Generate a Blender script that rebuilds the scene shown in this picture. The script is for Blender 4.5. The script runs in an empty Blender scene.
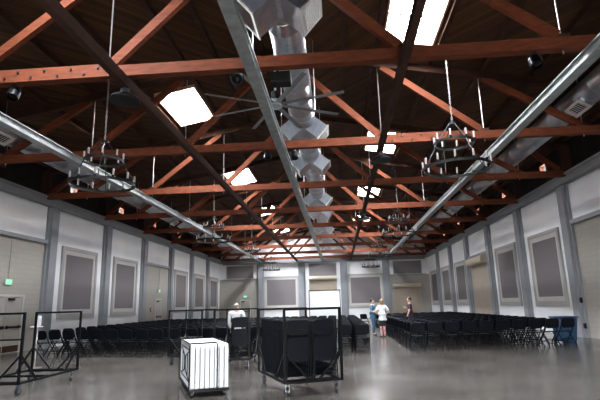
import bpy, bmesh, math, random
from mathutils import Vector, Matrix
random.seed(7)
SC = bpy.context.scene
COL = SC.collection

# ------------------------------------------------------------------ camera, world, exposure
EYE = 1.5
F_PX, PITCH, YAW, ROLL = 475.0, 0.21738, 0.07355, 0.026717
cam_d = bpy.data.cameras.new('camera')
cam_d.sensor_width = 36.0
cam_d.lens = 36.0 * F_PX / 600.0
cam_d.clip_end = 300
cam = bpy.data.objects.new('camera', cam_d)
COL.objects.link(cam)
_sy, _cy, _sp, _cp = math.sin(YAW), math.cos(YAW), math.sin(PITCH), math.cos(PITCH)
_fw = Vector((-_sy * _cp, _cy * _cp, _sp))
_up = Vector((_sy * _sp, -_cy * _sp, _cp))
_rt = Vector((_cy, _sy, 0))
_sr, _cr = math.sin(ROLL), math.cos(ROLL)
_r = _rt * _cr - _up * _sr
_u = _rt * _sr + _up * _cr
cam.matrix_world = Matrix(((_r.x, _u.x, -_fw.x, 0), (_r.y, _u.y, -_fw.y, 0), (_r.z, _u.z, -_fw.z, EYE), (0, 0, 0, 1)))
SC.camera = cam

world = bpy.data.worlds.new('overcast_sky')
SC.world = world
world.use_nodes = True
_bg = world.node_tree.nodes['Background']
_bg.inputs['Color'].default_value = (0.97, 0.985, 1.0, 1)
_bg.inputs['Strength'].default_value = 60.0
SC.view_settings.view_transform = 'Standard'
SC.view_settings.look = 'None'
SC.view_settings.gamma = 1
SC.view_settings.use_curve_mapping = False
SC.view_settings.exposure = 1.58
SC.cycles.use_denoising = True
SC.cycles.use_adaptive_sampling = False
SC.cycles.denoising_prefilter = 'ACCURATE'
SC.cycles.max_bounces = 8
SC.cycles.diffuse_bounces = 5
SC.cycles.glossy_bounces = 4
SC.cycles.transparent_max_bounces = 8
SC.cycles.sample_clamp_indirect = 3.0

# ------------------------------------------------------------------ hall dimensions
XL, XR = -12.51, 9.44
XC = (XL + XR) / 2
HW = (XR - XL) / 2
BAY = 5.0939
P0 = -0.569
YB = P0 + 10 * BAY           # back wall
YF = -5.5                    # open front end
T0 = 8.7616                  # first truss in view
TR = [T0 + k * BAY for k in range(9)]
HB = 6.34                    # top of the wall beam
RIDGE, SLOPE = 9.72, 0.187
def roof_z(x): return RIDGE - SLOPE * abs(x - XC)

# ------------------------------------------------------------------ materials
def mat(name, col, rough=0.6, metal=0.0, spec=0.5, var=0.0, scale=8.0, col2=None, stretch=None, bump=0.0, rvar=0.0):
    m = bpy.data.materials.new(name)
    m.use_nodes = True
    nt = m.node_tree
    b = nt.nodes['Principled BSDF']
    b.inputs['Base Color'].default_value = (*col, 1)
    b.inputs['Roughness'].default_value = rough
    b.inputs['Metallic'].default_value = metal
    b.inputs['Specular IOR Level'].default_value = spec
    if var or col2 or bump or rvar:
        tc = nt.nodes.new('ShaderNodeTexCoord')
        mp = nt.nodes.new('ShaderNodeMapping')
        if stretch: mp.inputs['Scale'].default_value = stretch
        nt.links.new(tc.outputs['Object'], mp.inputs['Vector'])
        nz = nt.nodes.new('ShaderNodeTexNoise')
        nz.inputs['Scale'].default_value = scale
        nz.inputs['Detail'].default_value = 6
        nt.links.new(mp.outputs['Vector'], nz.inputs['Vector'])
        if var or col2:
            cr = nt.nodes.new('ShaderNodeValToRGB')
            a = col2 if col2 else tuple(max(0, c * (1 - var)) for c in col)
            d = col if col2 else tuple(min(1, c * (1 + var)) for c in col)
            cr.color_ramp.elements[0].color = (*a, 1); cr.color_ramp.elements[0].position = 0.3
            cr.color_ramp.elements[1].color = (*d, 1); cr.color_ramp.elements[1].position = 0.7
            nt.links.new(nz.outputs['Fac'], cr.inputs['Fac'])
            nt.links.new(cr.outputs['Color'], b.inputs['Base Color'])
        if rvar:
            mr = nt.nodes.new('ShaderNodeMapRange')
            mr.inputs['To Min'].default_value = max(0.02, rough - rvar)
            mr.inputs['To Max'].default_value = rough + rvar
            nt.links.new(nz.outputs['Fac'], mr.inputs['Value'])
            nt.links.new(mr.outputs['Result'], b.inputs['Roughness'])
        if bump:
            bp = nt.nodes.new('ShaderNodeBump')
            bp.inputs['Strength'].default_value = bump
            bp.inputs['Distance'].default_value = 0.02
            nt.links.new(nz.outputs['Fac'], bp.inputs['Height'])
            nt.links.new(bp.outputs['Normal'], b.inputs['Normal'])
    return m

def glass_mat(name, tint=(0.96, 0.98, 1.0)):
    m = bpy.data.materials.new(name); m.use_nodes = True
    nt = m.node_tree; nt.nodes.clear()
    o = nt.nodes.new('ShaderNodeOutputMaterial'); mx = nt.nodes.new('ShaderNodeMixShader')
    t = nt.nodes.new('ShaderNodeBsdfTransparent'); g = nt.nodes.new('ShaderNodeBsdfGlossy')
    t.inputs['Color'].default_value = (*tint, 1); g.inputs['Roughness'].default_value = 0.1
    mx.inputs['Fac'].default_value = 0.06
    nt.links.new(t.outputs[0], mx.inputs[1]); nt.links.new(g.outputs[0], mx.inputs[2]); nt.links.new(mx.outputs[0], o.inputs['Surface'])
    return m

def emit_mat(name, col, s):
    m = bpy.data.materials.new(name); m.use_nodes = True
    b = m.node_tree.nodes['Principled BSDF']
    b.inputs['Base Color'].default_value = (*col, 1)
    b.inputs['Emission Color'].default_value = (*col, 1)
    b.inputs['Emission Strength'].default_value = s
    return m

def plank_mat(name, c1, c2, ang, width=0.14):
    """diagonal board sheathing: a tone per board, a dark joint, grain along the board"""
    m = bpy.data.materials.new(name); m.use_nodes = True
    nt = m.node_tree; N = nt.nodes; L = nt.links
    b = N['Principled BSDF']; b.inputs['Roughness'].default_value = 0.75; b.inputs['Specular IOR Level'].default_value = 0.2
    tc = N.new('ShaderNodeTexCoord'); mp = N.new('ShaderNodeMapping')
    mp.inputs['Rotation'].default_value = (0, 0, ang)
    L.new(tc.outputs['Object'], mp.inputs['Vector'])
    sp = N.new('ShaderNodeSeparateXYZ'); L.new(mp.outputs['Vector'], sp.inputs[0])
    dv = N.new('ShaderNodeMath'); dv.operation = 'DIVIDE'; dv.inputs[1].default_value = width; L.new(sp.outputs['X'], dv.inputs[0])
    fl = N.new('ShaderNodeMath'); fl.operation = 'FLOOR'; L.new(dv.outputs[0], fl.inputs[0])
    fr = N.new('ShaderNodeMath'); fr.operation = 'FRACT'; L.new(dv.outputs[0], fr.inputs[0])
    wn = N.new('ShaderNodeTexWhiteNoise'); wn.noise_dimensions = '1D'; L.new(fl.outputs[0], wn.inputs['W'])
    mx = N.new('ShaderNodeMix'); mx.data_type = 'RGBA'
    mx.inputs['A'].default_value = (*c1, 1); mx.inputs['B'].default_value = (*c2, 1)
    L.new(wn.outputs['Value'], mx.inputs['Factor'])
    gr = N.new('ShaderNodeTexNoise'); gr.inputs['Scale'].default_value = 3.0
    mp2 = N.new('ShaderNodeMapping'); mp2.inputs['Scale'].default_value = (14, 0.6, 1); L.new(mp.outputs['Vector'], mp2.inputs['Vector']); L.new(mp2.outputs['Vector'], gr.inputs['Vector'])
    m2 = N.new('ShaderNodeMix'); m2.data_type = 'RGBA'; m2.blend_type = 'MULTIPLY'; m2.inputs['Factor'].default_value = 0.6
    L.new(mx.outputs['Result'], m2.inputs['A']); L.new(gr.outputs['Color'], m2.inputs['B'])
    gt = N.new('ShaderNodeMath'); gt.operation = 'GREATER_THAN'; gt.inputs[1].default_value = 0.07; L.new(fr.outputs[0], gt.inputs[0])
    m3 = N.new('ShaderNodeMix'); m3.data_type = 'RGBA'; m3.inputs['A'].default_value = (0.006, 0.004, 0.003, 1)
    L.new(gt.outputs[0], m3.inputs['Factor']); L.new(m2.outputs['Result'], m3.inputs['B'])
    L.new(m3.outputs['Result'], b.inputs['Base Color'])
    return m

def block_mat(name, col, col2):
    m = bpy.data.materials.new(name); m.use_nodes = True
    nt = m.node_tree; N = nt.nodes; L = nt.links
    b = N['Principled BSDF']; b.inputs['Roughness'].default_value = 0.7; b.inputs['Specular IOR Level'].default_value = 0.25
    tc = N.new('ShaderNodeTexCoord'); sp = N.new('ShaderNodeSeparateXYZ'); L.new(tc.outputs['Object'], sp.inputs[0])
    ad = N.new('ShaderNodeMath'); ad.operation = 'ADD'; L.new(sp.outputs['X'], ad.inputs[0]); L.new(sp.outputs['Y'], ad.inputs[1])
    cb = N.new('ShaderNodeCombineXYZ'); L.new(ad.outputs[0], cb.inputs['X']); L.new(sp.outputs['Z'], cb.inputs['Y'])
    br = N.new('ShaderNodeTexBrick'); br.inputs['Scale'].default_value = 1.0
    br.inputs['Brick Width'].default_value = 0.4; br.inputs['Row Height'].default_value = 0.2; br.inputs['Mortar Size'].default_value = 0.006
    br.inputs['Color1'].default_value = (*col, 1); br.inputs['Color2'].default_value = (*col2, 1)
    br.inputs['Mortar'].default_value = (*[c * 0.8 for c in col], 1)
    L.new(cb.outputs[0], br.inputs['Vector']); L.new(br.outputs['Color'], b.inputs['Base Color'])
    return m

M = {}
M['wood'] = mat('truss_timber', (0.13, 0.034, 0.015), 0.75, spec=0.12, col2=(0.07, 0.019, 0.009), scale=3.0, stretch=(1.2, 6, 6))
M['wood_dark'] = mat('purlin_timber', (0.035, 0.014, 0.008), 0.8, spec=0.2, var=0.4, scale=2.0)
M['deck_l'] = plank_mat('deck_boards_west', (0.105, 0.043, 0.014), (0.038, 0.016, 0.007), math.radians(35))
M['deck_r'] = plank_mat('deck_boards_east', (0.105, 0.043, 0.014), (0.038, 0.016, 0.007), math.radians(-35))
M['curb'] = mat('skylight_curb_wood', (0.62, 0.36, 0.22), 0.6, var=0.15, scale=6)
M['white'] = mat('white_wall_paint', (0.82, 0.82, 0.83), 0.6, spec=0.3, var=0.05, scale=0.7)
M['tan'] = block_mat('tan_block_wall', (0.37, 0.345, 0.31), (0.355, 0.33, 0.297))
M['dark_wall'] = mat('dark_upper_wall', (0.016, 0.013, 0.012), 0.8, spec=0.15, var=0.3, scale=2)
M['pilaster'] = mat('blue_grey_steel_paint', (0.235, 0.245, 0.265), 0.5, var=0.08, scale=1.5)
M['beam'] = mat('grey_beam_paint', (0.17, 0.175, 0.185), 0.5, var=0.1, scale=1.2)
M['frame'] = mat('panel_frame_paint', (0.36, 0.35, 0.34), 0.55, var=0.04, scale=2)
M['frame_in'] = mat('panel_inner_frame', (0.50, 0.48, 0.455), 0.55, var=0.04, scale=2)
M['fabric'] = mat('grey_acoustic_fabric', (0.185, 0.168, 0.172), 0.95, spec=0.05, var=0.12, scale=60)
M['concrete'] = None
M['galv'] = mat('galvanised_sheet', (0.40, 0.43, 0.47), 0.34, 1.0, var=0.15, scale=9.0, rvar=0.04)
M['galv_b'] = mat('galvanised_box', (0.42, 0.46, 0.51), 0.34, 1.0, var=0.12, scale=7.0, rvar=0.03)
M['rail'] = mat('grey_steel_rail', (0.30, 0.32, 0.32), 0.5, 0.35, var=0.2, scale=5)
M['steel'] = mat('steel_rod', (0.5, 0.48, 0.46), 0.35, 0.9, var=0.1, scale=20)
M['iron'] = mat('black_iron', (0.008, 0.008, 0.0085), 0.5, 0.0, 0.3, var=0.2, scale=10)
M['black'] = mat('black_paint', (0.0035, 0.0037, 0.005), 0.42, 0.0, 0.14, var=0.2, scale=10)
M['black_matte'] = mat('black_matte', (0.005, 0.005, 0.0055), 0.7, 0, 0.2, var=0.2, scale=10)
M['chair_plastic'] = mat('black_chair_vinyl', (0.0035, 0.0042, 0.0075), 0.5, 0, 0.1, var=0.2, scale=10)
M['candle'] = mat('frosted_candle_sleeve', (0.30, 0.27, 0.26), 0.4, var=0.05, scale=30)
M['plastic_w'] = mat('white_table_plastic', (0.80, 0.82, 0.86), 0.45, var=0.03, scale=12)
M['blue_bin'] = mat('blue_bin_plastic', (0.012, 0.04, 0.085), 0.45, var=0.1, scale=8)
M['rubber'] = mat('wheel_rubber', (0.02, 0.02, 0.022), 0.6, var=0.1, scale=20)
M['caster'] = mat('caster_hub', (0.14, 0.16, 0.19), 0.35, 0.7, var=0.1, scale=30)
M['board'] = mat('white_board_surface', (0.85, 0.87, 0.9), 0.3, var=0.01, scale=2)
M['shutter'] = mat('tan_shutter_steel', (0.36, 0.30, 0.235), 0.5, 0.1, var=0.06, scale=3)
M['shutter_box'] = mat('pale_shutter_housing', (0.52, 0.45, 0.35), 0.5, var=0.05, scale=3)
M['door'] = mat('tan_door_paint', (0.36, 0.335, 0.30), 0.5, var=0.04, scale=3)
M['exit'] = emit_mat('exit_sign_face', (0.22, 0.75, 0.42), 0.25)
M['exit_t'] = mat('exit_letters', (0.85, 1.0, 0.9), 0.5, var=0.01)
M['glazing'] = glass_mat('skylight_glazing')
M['red'] = mat('red_enamel', (0.45, 0.03, 0.02), 0.4, var=0.05)
M['asphalt'] = mat('outside_paving', (0.42, 0.40, 0.38), 0.9, var=0.1, scale=1)

def concrete():
    m = bpy.data.materials.new('polished_concrete'); m.use_nodes = True
    nt = m.node_tree; N = nt.nodes; L = nt.links
    b = N['Principled BSDF']
    tc = N.new('ShaderNodeTexCoord')
    n1 = N.new('ShaderNodeTexNoise'); n1.inputs['Scale'].default_value = 0.55; n1.inputs['Detail'].default_value = 8; n1.inputs['Roughness'].default_value = 0.65
    n2 = N.new('ShaderNodeTexNoise'); n2.inputs['Scale'].default_value = 9; n2.inputs['Detail'].default_value = 6
    L.new(tc.outputs['Object'], n1.inputs['Vector']); L.new(tc.outputs['Object'], n2.inputs['Vector'])
    ad = N.new('ShaderNodeMath'); ad.operation = 'MULTIPLY_ADD'; ad.inputs[1].default_value = 0.35
    L.new(n2.outputs['Fac'], ad.inputs[0]); L.new(n1.outputs['Fac'], ad.inputs[2])
    cr = N.new('ShaderNodeValToRGB')
    cr.color_ramp.elements[0].position = 0.45; cr.color_ramp.elements[0].color = (0.050, 0.044, 0.038, 1)
    cr.color_ramp.elements[1].position = 0.85; cr.color_ramp.elements[1].color = (0.108, 0.098, 0.086, 1)
    L.new(ad.outputs[0], cr.inputs['Fac'])
    # saw-cut control joints
    sp = N.new('ShaderNodeSeparateXYZ'); L.new(tc.outputs['Object'], sp.inputs[0])
    prev = None
    for ax, off in (('X', 1.2), ('Y', 0.4)):
        a = N.new('ShaderNodeMath'); a.operation = 'ADD'; a.inputs[1].default_value = 100 + off; L.new(sp.outputs[ax], a.inputs[0])
        d = N.new('ShaderNodeMath'); d.operation = 'PINGPONG'; d.inputs[1].default_value = 2.3; L.new(a.outputs[0], d.inputs[0])
        g = N.new('ShaderNodeMath'); g.operation = 'GREATER_THAN'; g.inputs[1].default_value = 0.008; L.new(d.outputs[0], g.inputs[0])
        if prev is None: prev = g
        else:
            mn = N.new('ShaderNodeMath'); mn.operation = 'MINIMUM'; L.new(prev.outputs[0], mn.inputs[0]); L.new(g.outputs[0], mn.inputs[1]); prev = mn
    mx = N.new('ShaderNodeMix'); mx.data_type = 'RGBA'; mx.inputs['A'].default_value = (0.06, 0.055, 0.05, 1)
    L.new(prev.outputs[0], mx.inputs['Factor']); L.new(cr.outputs['Color'], mx.inputs['B'])
    L.new(mx.outputs['Result'], b.inputs['Base Color'])
    mr = N.new('ShaderNodeMapRange'); mr.inputs['From Min'].default_value = 0.3; mr.inputs['From Max'].default_value = 0.9
    mr.inputs['To Min'].default_value = 0.10; mr.inputs['To Max'].default_value = 0.24
    L.new(ad.outputs[0], mr.inputs['Value']); L.new(mr.outputs['Result'], b.inputs['Roughness'])
    b.inputs['Specular IOR Level'].default_value = 0.42
    bp = N.new('ShaderNodeBump'); bp.inputs['Strength'].default_value = 0.06; bp.inputs['Distance'].default_value = 0.02
    L.new(n1.outputs['Fac'], bp.inputs['Height']); L.new(bp.outputs['Normal'], b.inputs['Normal'])
    return m
M['concrete'] = concrete()

# ------------------------------------------------------------------ mesh helpers
class MB:
    def __init__(s): s.bm = bmesh.new()
    def _mi(s, faces, mi):
        for f in faces: f.material_index = mi
    def hexa(s, c, mi=0):
        v = [s.bm.verts.new(p) for p in c]
        fs = [s.bm.faces.new([v[i] for i in q]) for q in ((0, 3, 2, 1), (4, 5, 6, 7), (0, 1, 5, 4), (1, 2, 6, 5), (2, 3, 7, 6), (3, 0, 4, 7))]
        s._mi(fs, mi); return s
    def box(s, x0, x1, y0, y1, z0, z1, mi=0):
        return s.hexa([(x0, y0, z0), (x1, y0, z0), (x1, y1, z0), (x0, y1, z0), (x0, y0, z1), (x1, y0, z1), (x1, y1, z1), (x0, y1, z1)], mi)
    def bar(s, a, b, w, h, up=(0, 0, 1), mi=0):
        """rectangular bar from a to b; w across, h along 'up'"""
        a, b = Vector(a), Vector(b); d = (b - a).normalized(); up = Vector(up)
        sd = d.cross(up)
        if sd.length < 1e-4: sd = d.cross(Vector((0, 1, 0)))
        sd.normalize(); u = sd.cross(d).normalized()
        sd *= w / 2; u *= h / 2
        return s.hexa([a - sd - u, a + sd - u, b + sd - u, b - sd - u, a - sd + u, a + sd + u, b + sd + u, b - sd + u], mi)
    def tube(s, pts, r, n=8, closed=False, mi=0, taper=None):
        pts = [Vector(p) for p in pts]; rings = []; N = len(pts); prev = None
        for i, p in enumerate(pts):
            if closed: t = (pts[(i + 1) % N] - pts[i - 1]).normalized()
            else:
                t = (pts[min(i + 1, N - 1)] - pts[max(i - 1, 0)]).normalized()
            if prev is None:
                ref = Vector((0, 0, 1)) if abs(t.z) < 0.9 else Vector((1, 0, 0))
                u = t.cross(ref).normalized()
            else:
                u = (prev - t * prev.dot(t)).normalized()
            prev = u; v = t.cross(u)
            rr = r if taper is None else taper[i]
            rings.append([s.bm.verts.new(p + (u * math.cos(2 * math.pi * k / n) + v * math.sin(2 * math.pi * k / n)) * rr) for k in range(n)])
        fs = []
        for i in range(N if closed else N - 1):
            A, B = rings[i], rings[(i + 1) % N]
            for k in range(n): fs.append(s.bm.faces.new((A[k], A[(k + 1) % n], B[(k + 1) % n], B[k])))
        if not closed:
            fs.append(s.bm.faces.new(rings[0][::-1])); fs.append(s.bm.faces.new(rings[-1]))
        s._mi(fs, mi); return s
    def ring(s, c, R, w, h, n=40, mi=0):
        """flat band hoop round z"""
        c = Vector(c); q = []
        for k in range(n):
            a = 2 * math.pi * k / n; d = Vector((math.cos(a), math.sin(a), 0))
            q.append([s.bm.verts.new(c + d * rr + Vector((0, 0, zz))) for rr, zz in ((R - w / 2, -h / 2), (R + w / 2, -h / 2), (R + w / 2, h / 2), (R - w / 2, h / 2))])
        fs = []
        for k in range(n):
            A, B = q[k], q[(k + 1) % n]
            for j in range(4): fs.append(s.bm.faces.new((A[j], B[j], B[(j + 1) % 4], A[(j + 1) % 4])))
        s._mi(fs, mi); return s
    def lathe(s, prof, c=(0, 0, 0), n=24, axis='z', mi=0):
        """prof = (r, h) pairs"""
        c = Vector(c); rings = []
        for r, h in prof:
            rg = []
            for k in range(n):
                a = 2 * math.pi * k / n; x, y = r * math.cos(a), r * math.sin(a)
                p = {'z': (x, y, h), 'y': (x, h, -y), 'x': (h, x, y)}[axis]
                rg.append(s.bm.verts.new(c + Vector(p)))
            rings.append(rg)
        fs = []
        for A, B in zip(rings, rings[1:]):
            for k in range(n): fs.append(s.bm.faces.new((A[k], A[(k + 1) % n], B[(k + 1) % n], B[k])))
        if prof[0][0] > 1e-4: fs.append(s.bm.faces.new(rings[0][::-1]))
        if prof[-1][0] > 1e-4: fs.append(s.bm.faces.new(rings[-1]))
        s._mi(fs, mi); return s
    def sph(s, c, r, n=12, sc=(1, 1, 1), mi=0):
        g = bmesh.ops.create_uvsphere(s.bm, u_segments=n, v_segments=max(6, n // 2), radius=r)
        for v in g['verts']: v.co = Vector((v.co.x * sc[0], v.co.y * sc[1], v.co.z * sc[2])) + Vector(c)
        return s
    def prism(s, poly, y0, y1, mi=0):
        """polygon in x,z extruded along y"""
        A = [s.bm.verts.new((x, y0, z)) for x, z in poly]; B = [s.bm.verts.new((x, y1, z)) for x, z in poly]
        fs = [s.bm.faces.new(A), s.bm.faces.new(B[::-1])]
        n = len(poly)
        for k in range(n): fs.append(s.bm.faces.new((A[k], B[k], B[(k + 1) % n], A[(k + 1) % n])))
        s._mi(fs, mi); return s
    def rounded(s, w, h, t, r, c=(0, 0, 0), bow=0.0, mi=0, seg=4):
        """rounded panel in x,z with thickness along y and optional bow in y"""
        poly = []
        for cx, cz, a0 in ((w / 2 - r, h / 2 - r, 0), (-w / 2 + r, h / 2 - r, 90), (-w / 2 + r, -h / 2 + r, 180), (w / 2 - r, -h / 2 + r, 270)):
            for k in range(seg + 1):
                a = math.radians(a0 + 90 * k / seg); poly.append((cx + r * math.cos(a), cz + r * math.sin(a)))
        f = lambda x: bow * (2 * x / w) ** 2
        A = [s.bm.verts.new((c[0] + x, c[1] - t / 2 + f(x), c[2] + z)) for x, z in poly]
        B = [s.bm.verts.new((c[0] + x, c[1] + t / 2 + f(x), c[2] + z)) for x, z in poly]
        n = len(poly)
        fs = [s.bm.faces.new(A), s.bm.faces.new(B[::-1])]
        for k in range(n): fs.append(s.bm.faces.new((A[k], B[k], B[(k + 1) % n], A[(k + 1) % n])))
        s._mi(fs, mi); return s
    def xf(s, m):
        bmesh.ops.transform(s.bm, matrix=m, verts=s.bm.verts); return s
    def mesh(s, name, mats, smooth=False, bevel=0.0):
        bm = s.bm
        bmesh.ops.recalc_face_normals(bm, faces=bm.faces)
        if bevel:
            bmesh.ops.bevel(bm, geom=list(bm.edges), offset=bevel, segments=1, affect='EDGES', profile=0.5)
        if smooth:
            for f in bm.faces: f.smooth = True
            for e in bm.edges:
                if len(e.link_faces) == 2 and e.calc_face_angle(0) > math.radians(40): e.smooth = False
        me = bpy.data.meshes.new(name); bm.to_mesh(me); bm.free()
        for m in (mats if isinstance(mats, (list, tuple)) else [mats]): me.materials.append(m)
        return me

def link(name, me, parent=None, loc=None, rot=None, label=None):
    o = bpy.data.objects.new(name, me); COL.objects.link(o)
    if parent is not None: o.parent = parent
    if loc is not None: o.location = loc
    if rot is not None: o.rotation_euler = rot
    if label: o['label'] = label
    return o
def build(mb, name, mats, parent=None, smooth=False, bevel=0.0, label=None):
    return link(name, mb.mesh(name, mats, smooth, bevel), parent, label=label)
def thing(name, label, cat, loc=(0, 0, 0), rz=0.0, group=None):
    o = bpy.data.objects.new(name, None); COL.objects.link(o)
    o.location = loc; o.rotation_euler = (0, 0, rz); o.empty_display_size = 0.2
    return tag(o, label, cat, group)
def tag(o, label, cat, group=None):
    o['label'] = label; o['category'] = cat
    if group: o['group'] = group
    return o
def struct(o, label=None, cat=None):
    o['kind'] = 'structure'
    if label: o['label'] = label
    if cat: o['category'] = cat
    return o
KIDS = {}
def kids(o): return [c for c in o.children]
def copy_tree(o, parent=None):
    c = o.copy(); COL.objects.link(c)
    if parent is not None: c.parent = parent
    for ch in list(o.children): copy_tree(ch, c)
    return c
ORD = ['first', 'second', 'third', 'fourth', 'fifth', 'sixth', 'seventh', 'eighth', 'ninth', 'tenth', 'eleventh', 'twelfth', 'thirteenth', 'fourteenth', 'fifteenth', 'sixteenth', 'seventeenth', 'eighteenth', 'nineteenth', 'twentieth', 'twenty-first', 'twenty-second', 'twenty-third', 'twenty-fourth']
V = Vector

# ------------------------------------------------------------------ setting: floor, walls, roof
struct(build(MB().box(XL - 0.3, XR + 0.3, YF, YB + 0.3, -0.15, 0), 'floor', M['concrete']), 'polished grey concrete floor of the hall', 'floor')
struct(build(MB().box(-30, 26, -40, YF, -0.17, -0.02), 'trim_paving', M['asphalt']), 'paved yard outside the open front end', 'paving')

VENT_Y = [21.2 + BAY * k - BAY for k in range(6)]
VW, VZ0, VZ1 = 0.30, 6.98, 7.30
def long_wall(name, x_in, sgn, doors):
    """x_in inner face; sgn = -1 left, +1 right; bays in 'doors' are tan block below the header"""
    mb = MB(); xo = x_in + sgn * 0.3
    x0, x1 = min(x_in, xo), max(x_in, xo)
    for k in range(-1, 10):
        ya, yb = max(YF, P0 + k * BAY), P0 + (k + 1) * BAY
        if k in doors:
            mb.box(x0, x1, ya, yb, 0, 4.42, 1); mb.box(x0, x1, ya, yb, 4.42, HB, 0)
        else: mb.box(x0, x1, ya, yb, 0, HB, 0)
    zt = roof_z(x_in) + 0.02
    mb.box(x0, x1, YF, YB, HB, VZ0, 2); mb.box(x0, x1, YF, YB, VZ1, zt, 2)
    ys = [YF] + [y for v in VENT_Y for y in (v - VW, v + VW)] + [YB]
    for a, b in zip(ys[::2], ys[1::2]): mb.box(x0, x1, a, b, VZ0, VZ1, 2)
    return struct(build(mb, name, [M['white'], M['tan'], M['dark_wall']]), ('left' if sgn < 0 else 'right') + ' long wall, white paint above tan block door bays', 'wall')
L_DOORS, R_DOORS = {3, 6, -1, 0, 1}, {3, 6, -1, 0, 1}
long_wall('wall_left', XL, -1, L_DOORS)
long_wall('wall_right', XR, 1, R_DOORS)

mb = MB(); BB = (XR - XL) / 5
for k in range(5):
    a, b = XL + k * BB, XL + (k + 1) * BB
    if k in (0, 4): mb.box(a, b, YB, YB + 0.3, 0, 4.3, 1); mb.box(a, b, YB, YB + 0.3, 4.3, HB, 0)
    else: mb.box(a, b, YB, YB + 0.3, 0, HB, 0)
mb.prism([(XL - 0.3, HB), (XR + 0.3, HB), (XR + 0.3, roof_z(XR + 0.3)), (XC, RIDGE), (XL - 0.3, roof_z(XL - 0.3))], YB, YB + 0.3, 0)
struct(build(mb, 'wall_back', [M['white'], M['tan']]), 'white back wall with a gable under the roof', 'wall')
# front end behind the camera: a wide opening to the yard
mb = MB()
OX0, OX1, OZ = 0.5, 2.9, 2.4
mb.box(XL - 0.3, OX0, YF - 0.3, YF, 0, HB); mb.box(OX1, XR + 0.3, YF - 0.3, YF, 0, HB); mb.box(OX0, OX1, YF - 0.3, YF, OZ, HB)
mb.prism([(XL - 0.3, HB), (XR + 0.3, HB), (XR + 0.3, roof_z(XR + 0.3)), (XC, RIDGE), (XL - 0.3, roof_z(XL - 0.3))], YF - 0.3, YF)
struct(build(mb, 'wall_front', M['white']), 'front wall with a wide opening to the yard', 'wall')

# roof deck with skylight openings
SKY_IN, SKY_OUT = 3.15, 4.6
def sky_y(t): return t + 1.15, t + 4.05
R_SKY = [sky_y(TR[0] + k * BAY) for k in (0, 2, 4, 6)]
L_SKY = [sky_y(TR[0] + k * BAY) for k in (-1, 1, 3, 5, 7)]
def deck(sgn, holes, mi, mb):
    xs = [0, SKY_IN, SKY_OUT, HW + 0.32]
    def slab(ra, rb, ya, yb):
        xa, xb = XC + sgn * ra, XC + sgn * rb
        za, zb = roof_z(xa), roof_z(xb)
        c = [(xa, ya, za), (xb, ya, zb), (xb, yb, zb), (xa, yb, za)]
        mb.hexa(c + [(x, y, z + 0.1) for x, y, z in c], mi)
    slab(xs[0], xs[1], YF - 0.3, YB + 0.3); slab(xs[2], xs[3], YF - 0.3, YB + 0.3)
    ys = [YF - 0.3] + [y for h in holes for y in h] + [YB + 0.3]
    for a, b in zip(ys[::2], ys[1::2]): slab(xs[1], xs[2], a, b)
mb = MB(); deck(-1, L_SKY, 0, mb); deck(1, R_SKY, 1, mb)
struct(build(mb, 'ceiling', [M['deck_l'], M['deck_r']]), 'dark brown board roof deck with a low ridge', 'ceiling')

wn = [0]
def skylight(sgn, y0, y1, label):
    xm = XC + sgn * (SKY_IN + SKY_OUT) / 2
    wn[0] += 1
    t = bpy.data.objects.new(f'window_{wn[0]}', None); COL.objects.link(t); t.location = (xm, (y0 + y1) / 2, roof_z(xm)); struct(t, label, 'skylight')
    hx, hy, hh = (SKY_OUT - SKY_IN) / 2, (y1 - y0) / 2, 0.24
    sl = -sgn * SLOPE
    f = MB(); wd = 0.05
    def skew(mb):
        for v in mb.bm.verts: v.co.z += v.co.x * sl
        return mb
    f.box(-hx, -hx + wd, -hy, hy, -0.12, hh); f.box(hx - wd, hx, -hy, hy, -0.12, hh)
    f.box(-hx + wd, hx - wd, -hy, -hy + wd, -0.12, hh); f.box(-hx + wd, hx - wd, hy - wd, hy, -0.12, hh)
    build(skew(f), 'curb', M['curb'], t)
    g = MB().box(-hx + wd, hx - wd, -hy + wd, hy - wd, hh - 0.03, hh - 0.015)
    build(skew(g), 'glazing', M['glazing'], t)
    b = MB(); b.box(-0.02, 0.02, -hy + wd, hy - wd, hh - 0.08, hh - 0.031); b.box(-hx + wd, hx - wd, hy * 0.35 - 0.02, hy * 0.35 + 0.02, hh - 0.08, hh - 0.031)
    build(skew(b), 'glazing_bar', M['iron'], t)
for i, (a, b) in enumerate(R_SKY): skylight(1, a, b, f'bright rectangular skylight on the right roof slope, {ORD[i]} from the front end')
for i, (a, b) in enumerate(L_SKY): skylight(-1, a, b, f'bright rectangular skylight on the left roof slope, {ORD[i]} from the front end')

# daylight portals guide the sampling of the sky at the real openings
def portal(x, y, z, sx, sy, rot):
    l = bpy.data.lights.new('daylight_portal', 'AREA'); l.shape = 'RECTANGLE'; l.size = sx; l.size_y = sy
    l.cycles.is_portal = True
    o = bpy.data.objects.new('daylight_portal', l); COL.objects.link(o); o.location = (x, y, z); o.rotation_euler = rot
portal((OX0 + OX1) / 2, YF - 0.35, OZ / 2, OX1 - OX0, OZ, (math.radians(90), 0, 0))
for sgn, hs in ((1, R_SKY), (-1, L_SKY)):
    for a, b in hs:
        xm = XC + sgn * (SKY_IN + SKY_OUT) / 2
        portal(xm, (a + b) / 2, roof_z(xm) + 0.26, SKY_OUT - SKY_IN, b - a, (0, sgn * math.atan(SLOPE), 0))

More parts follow.
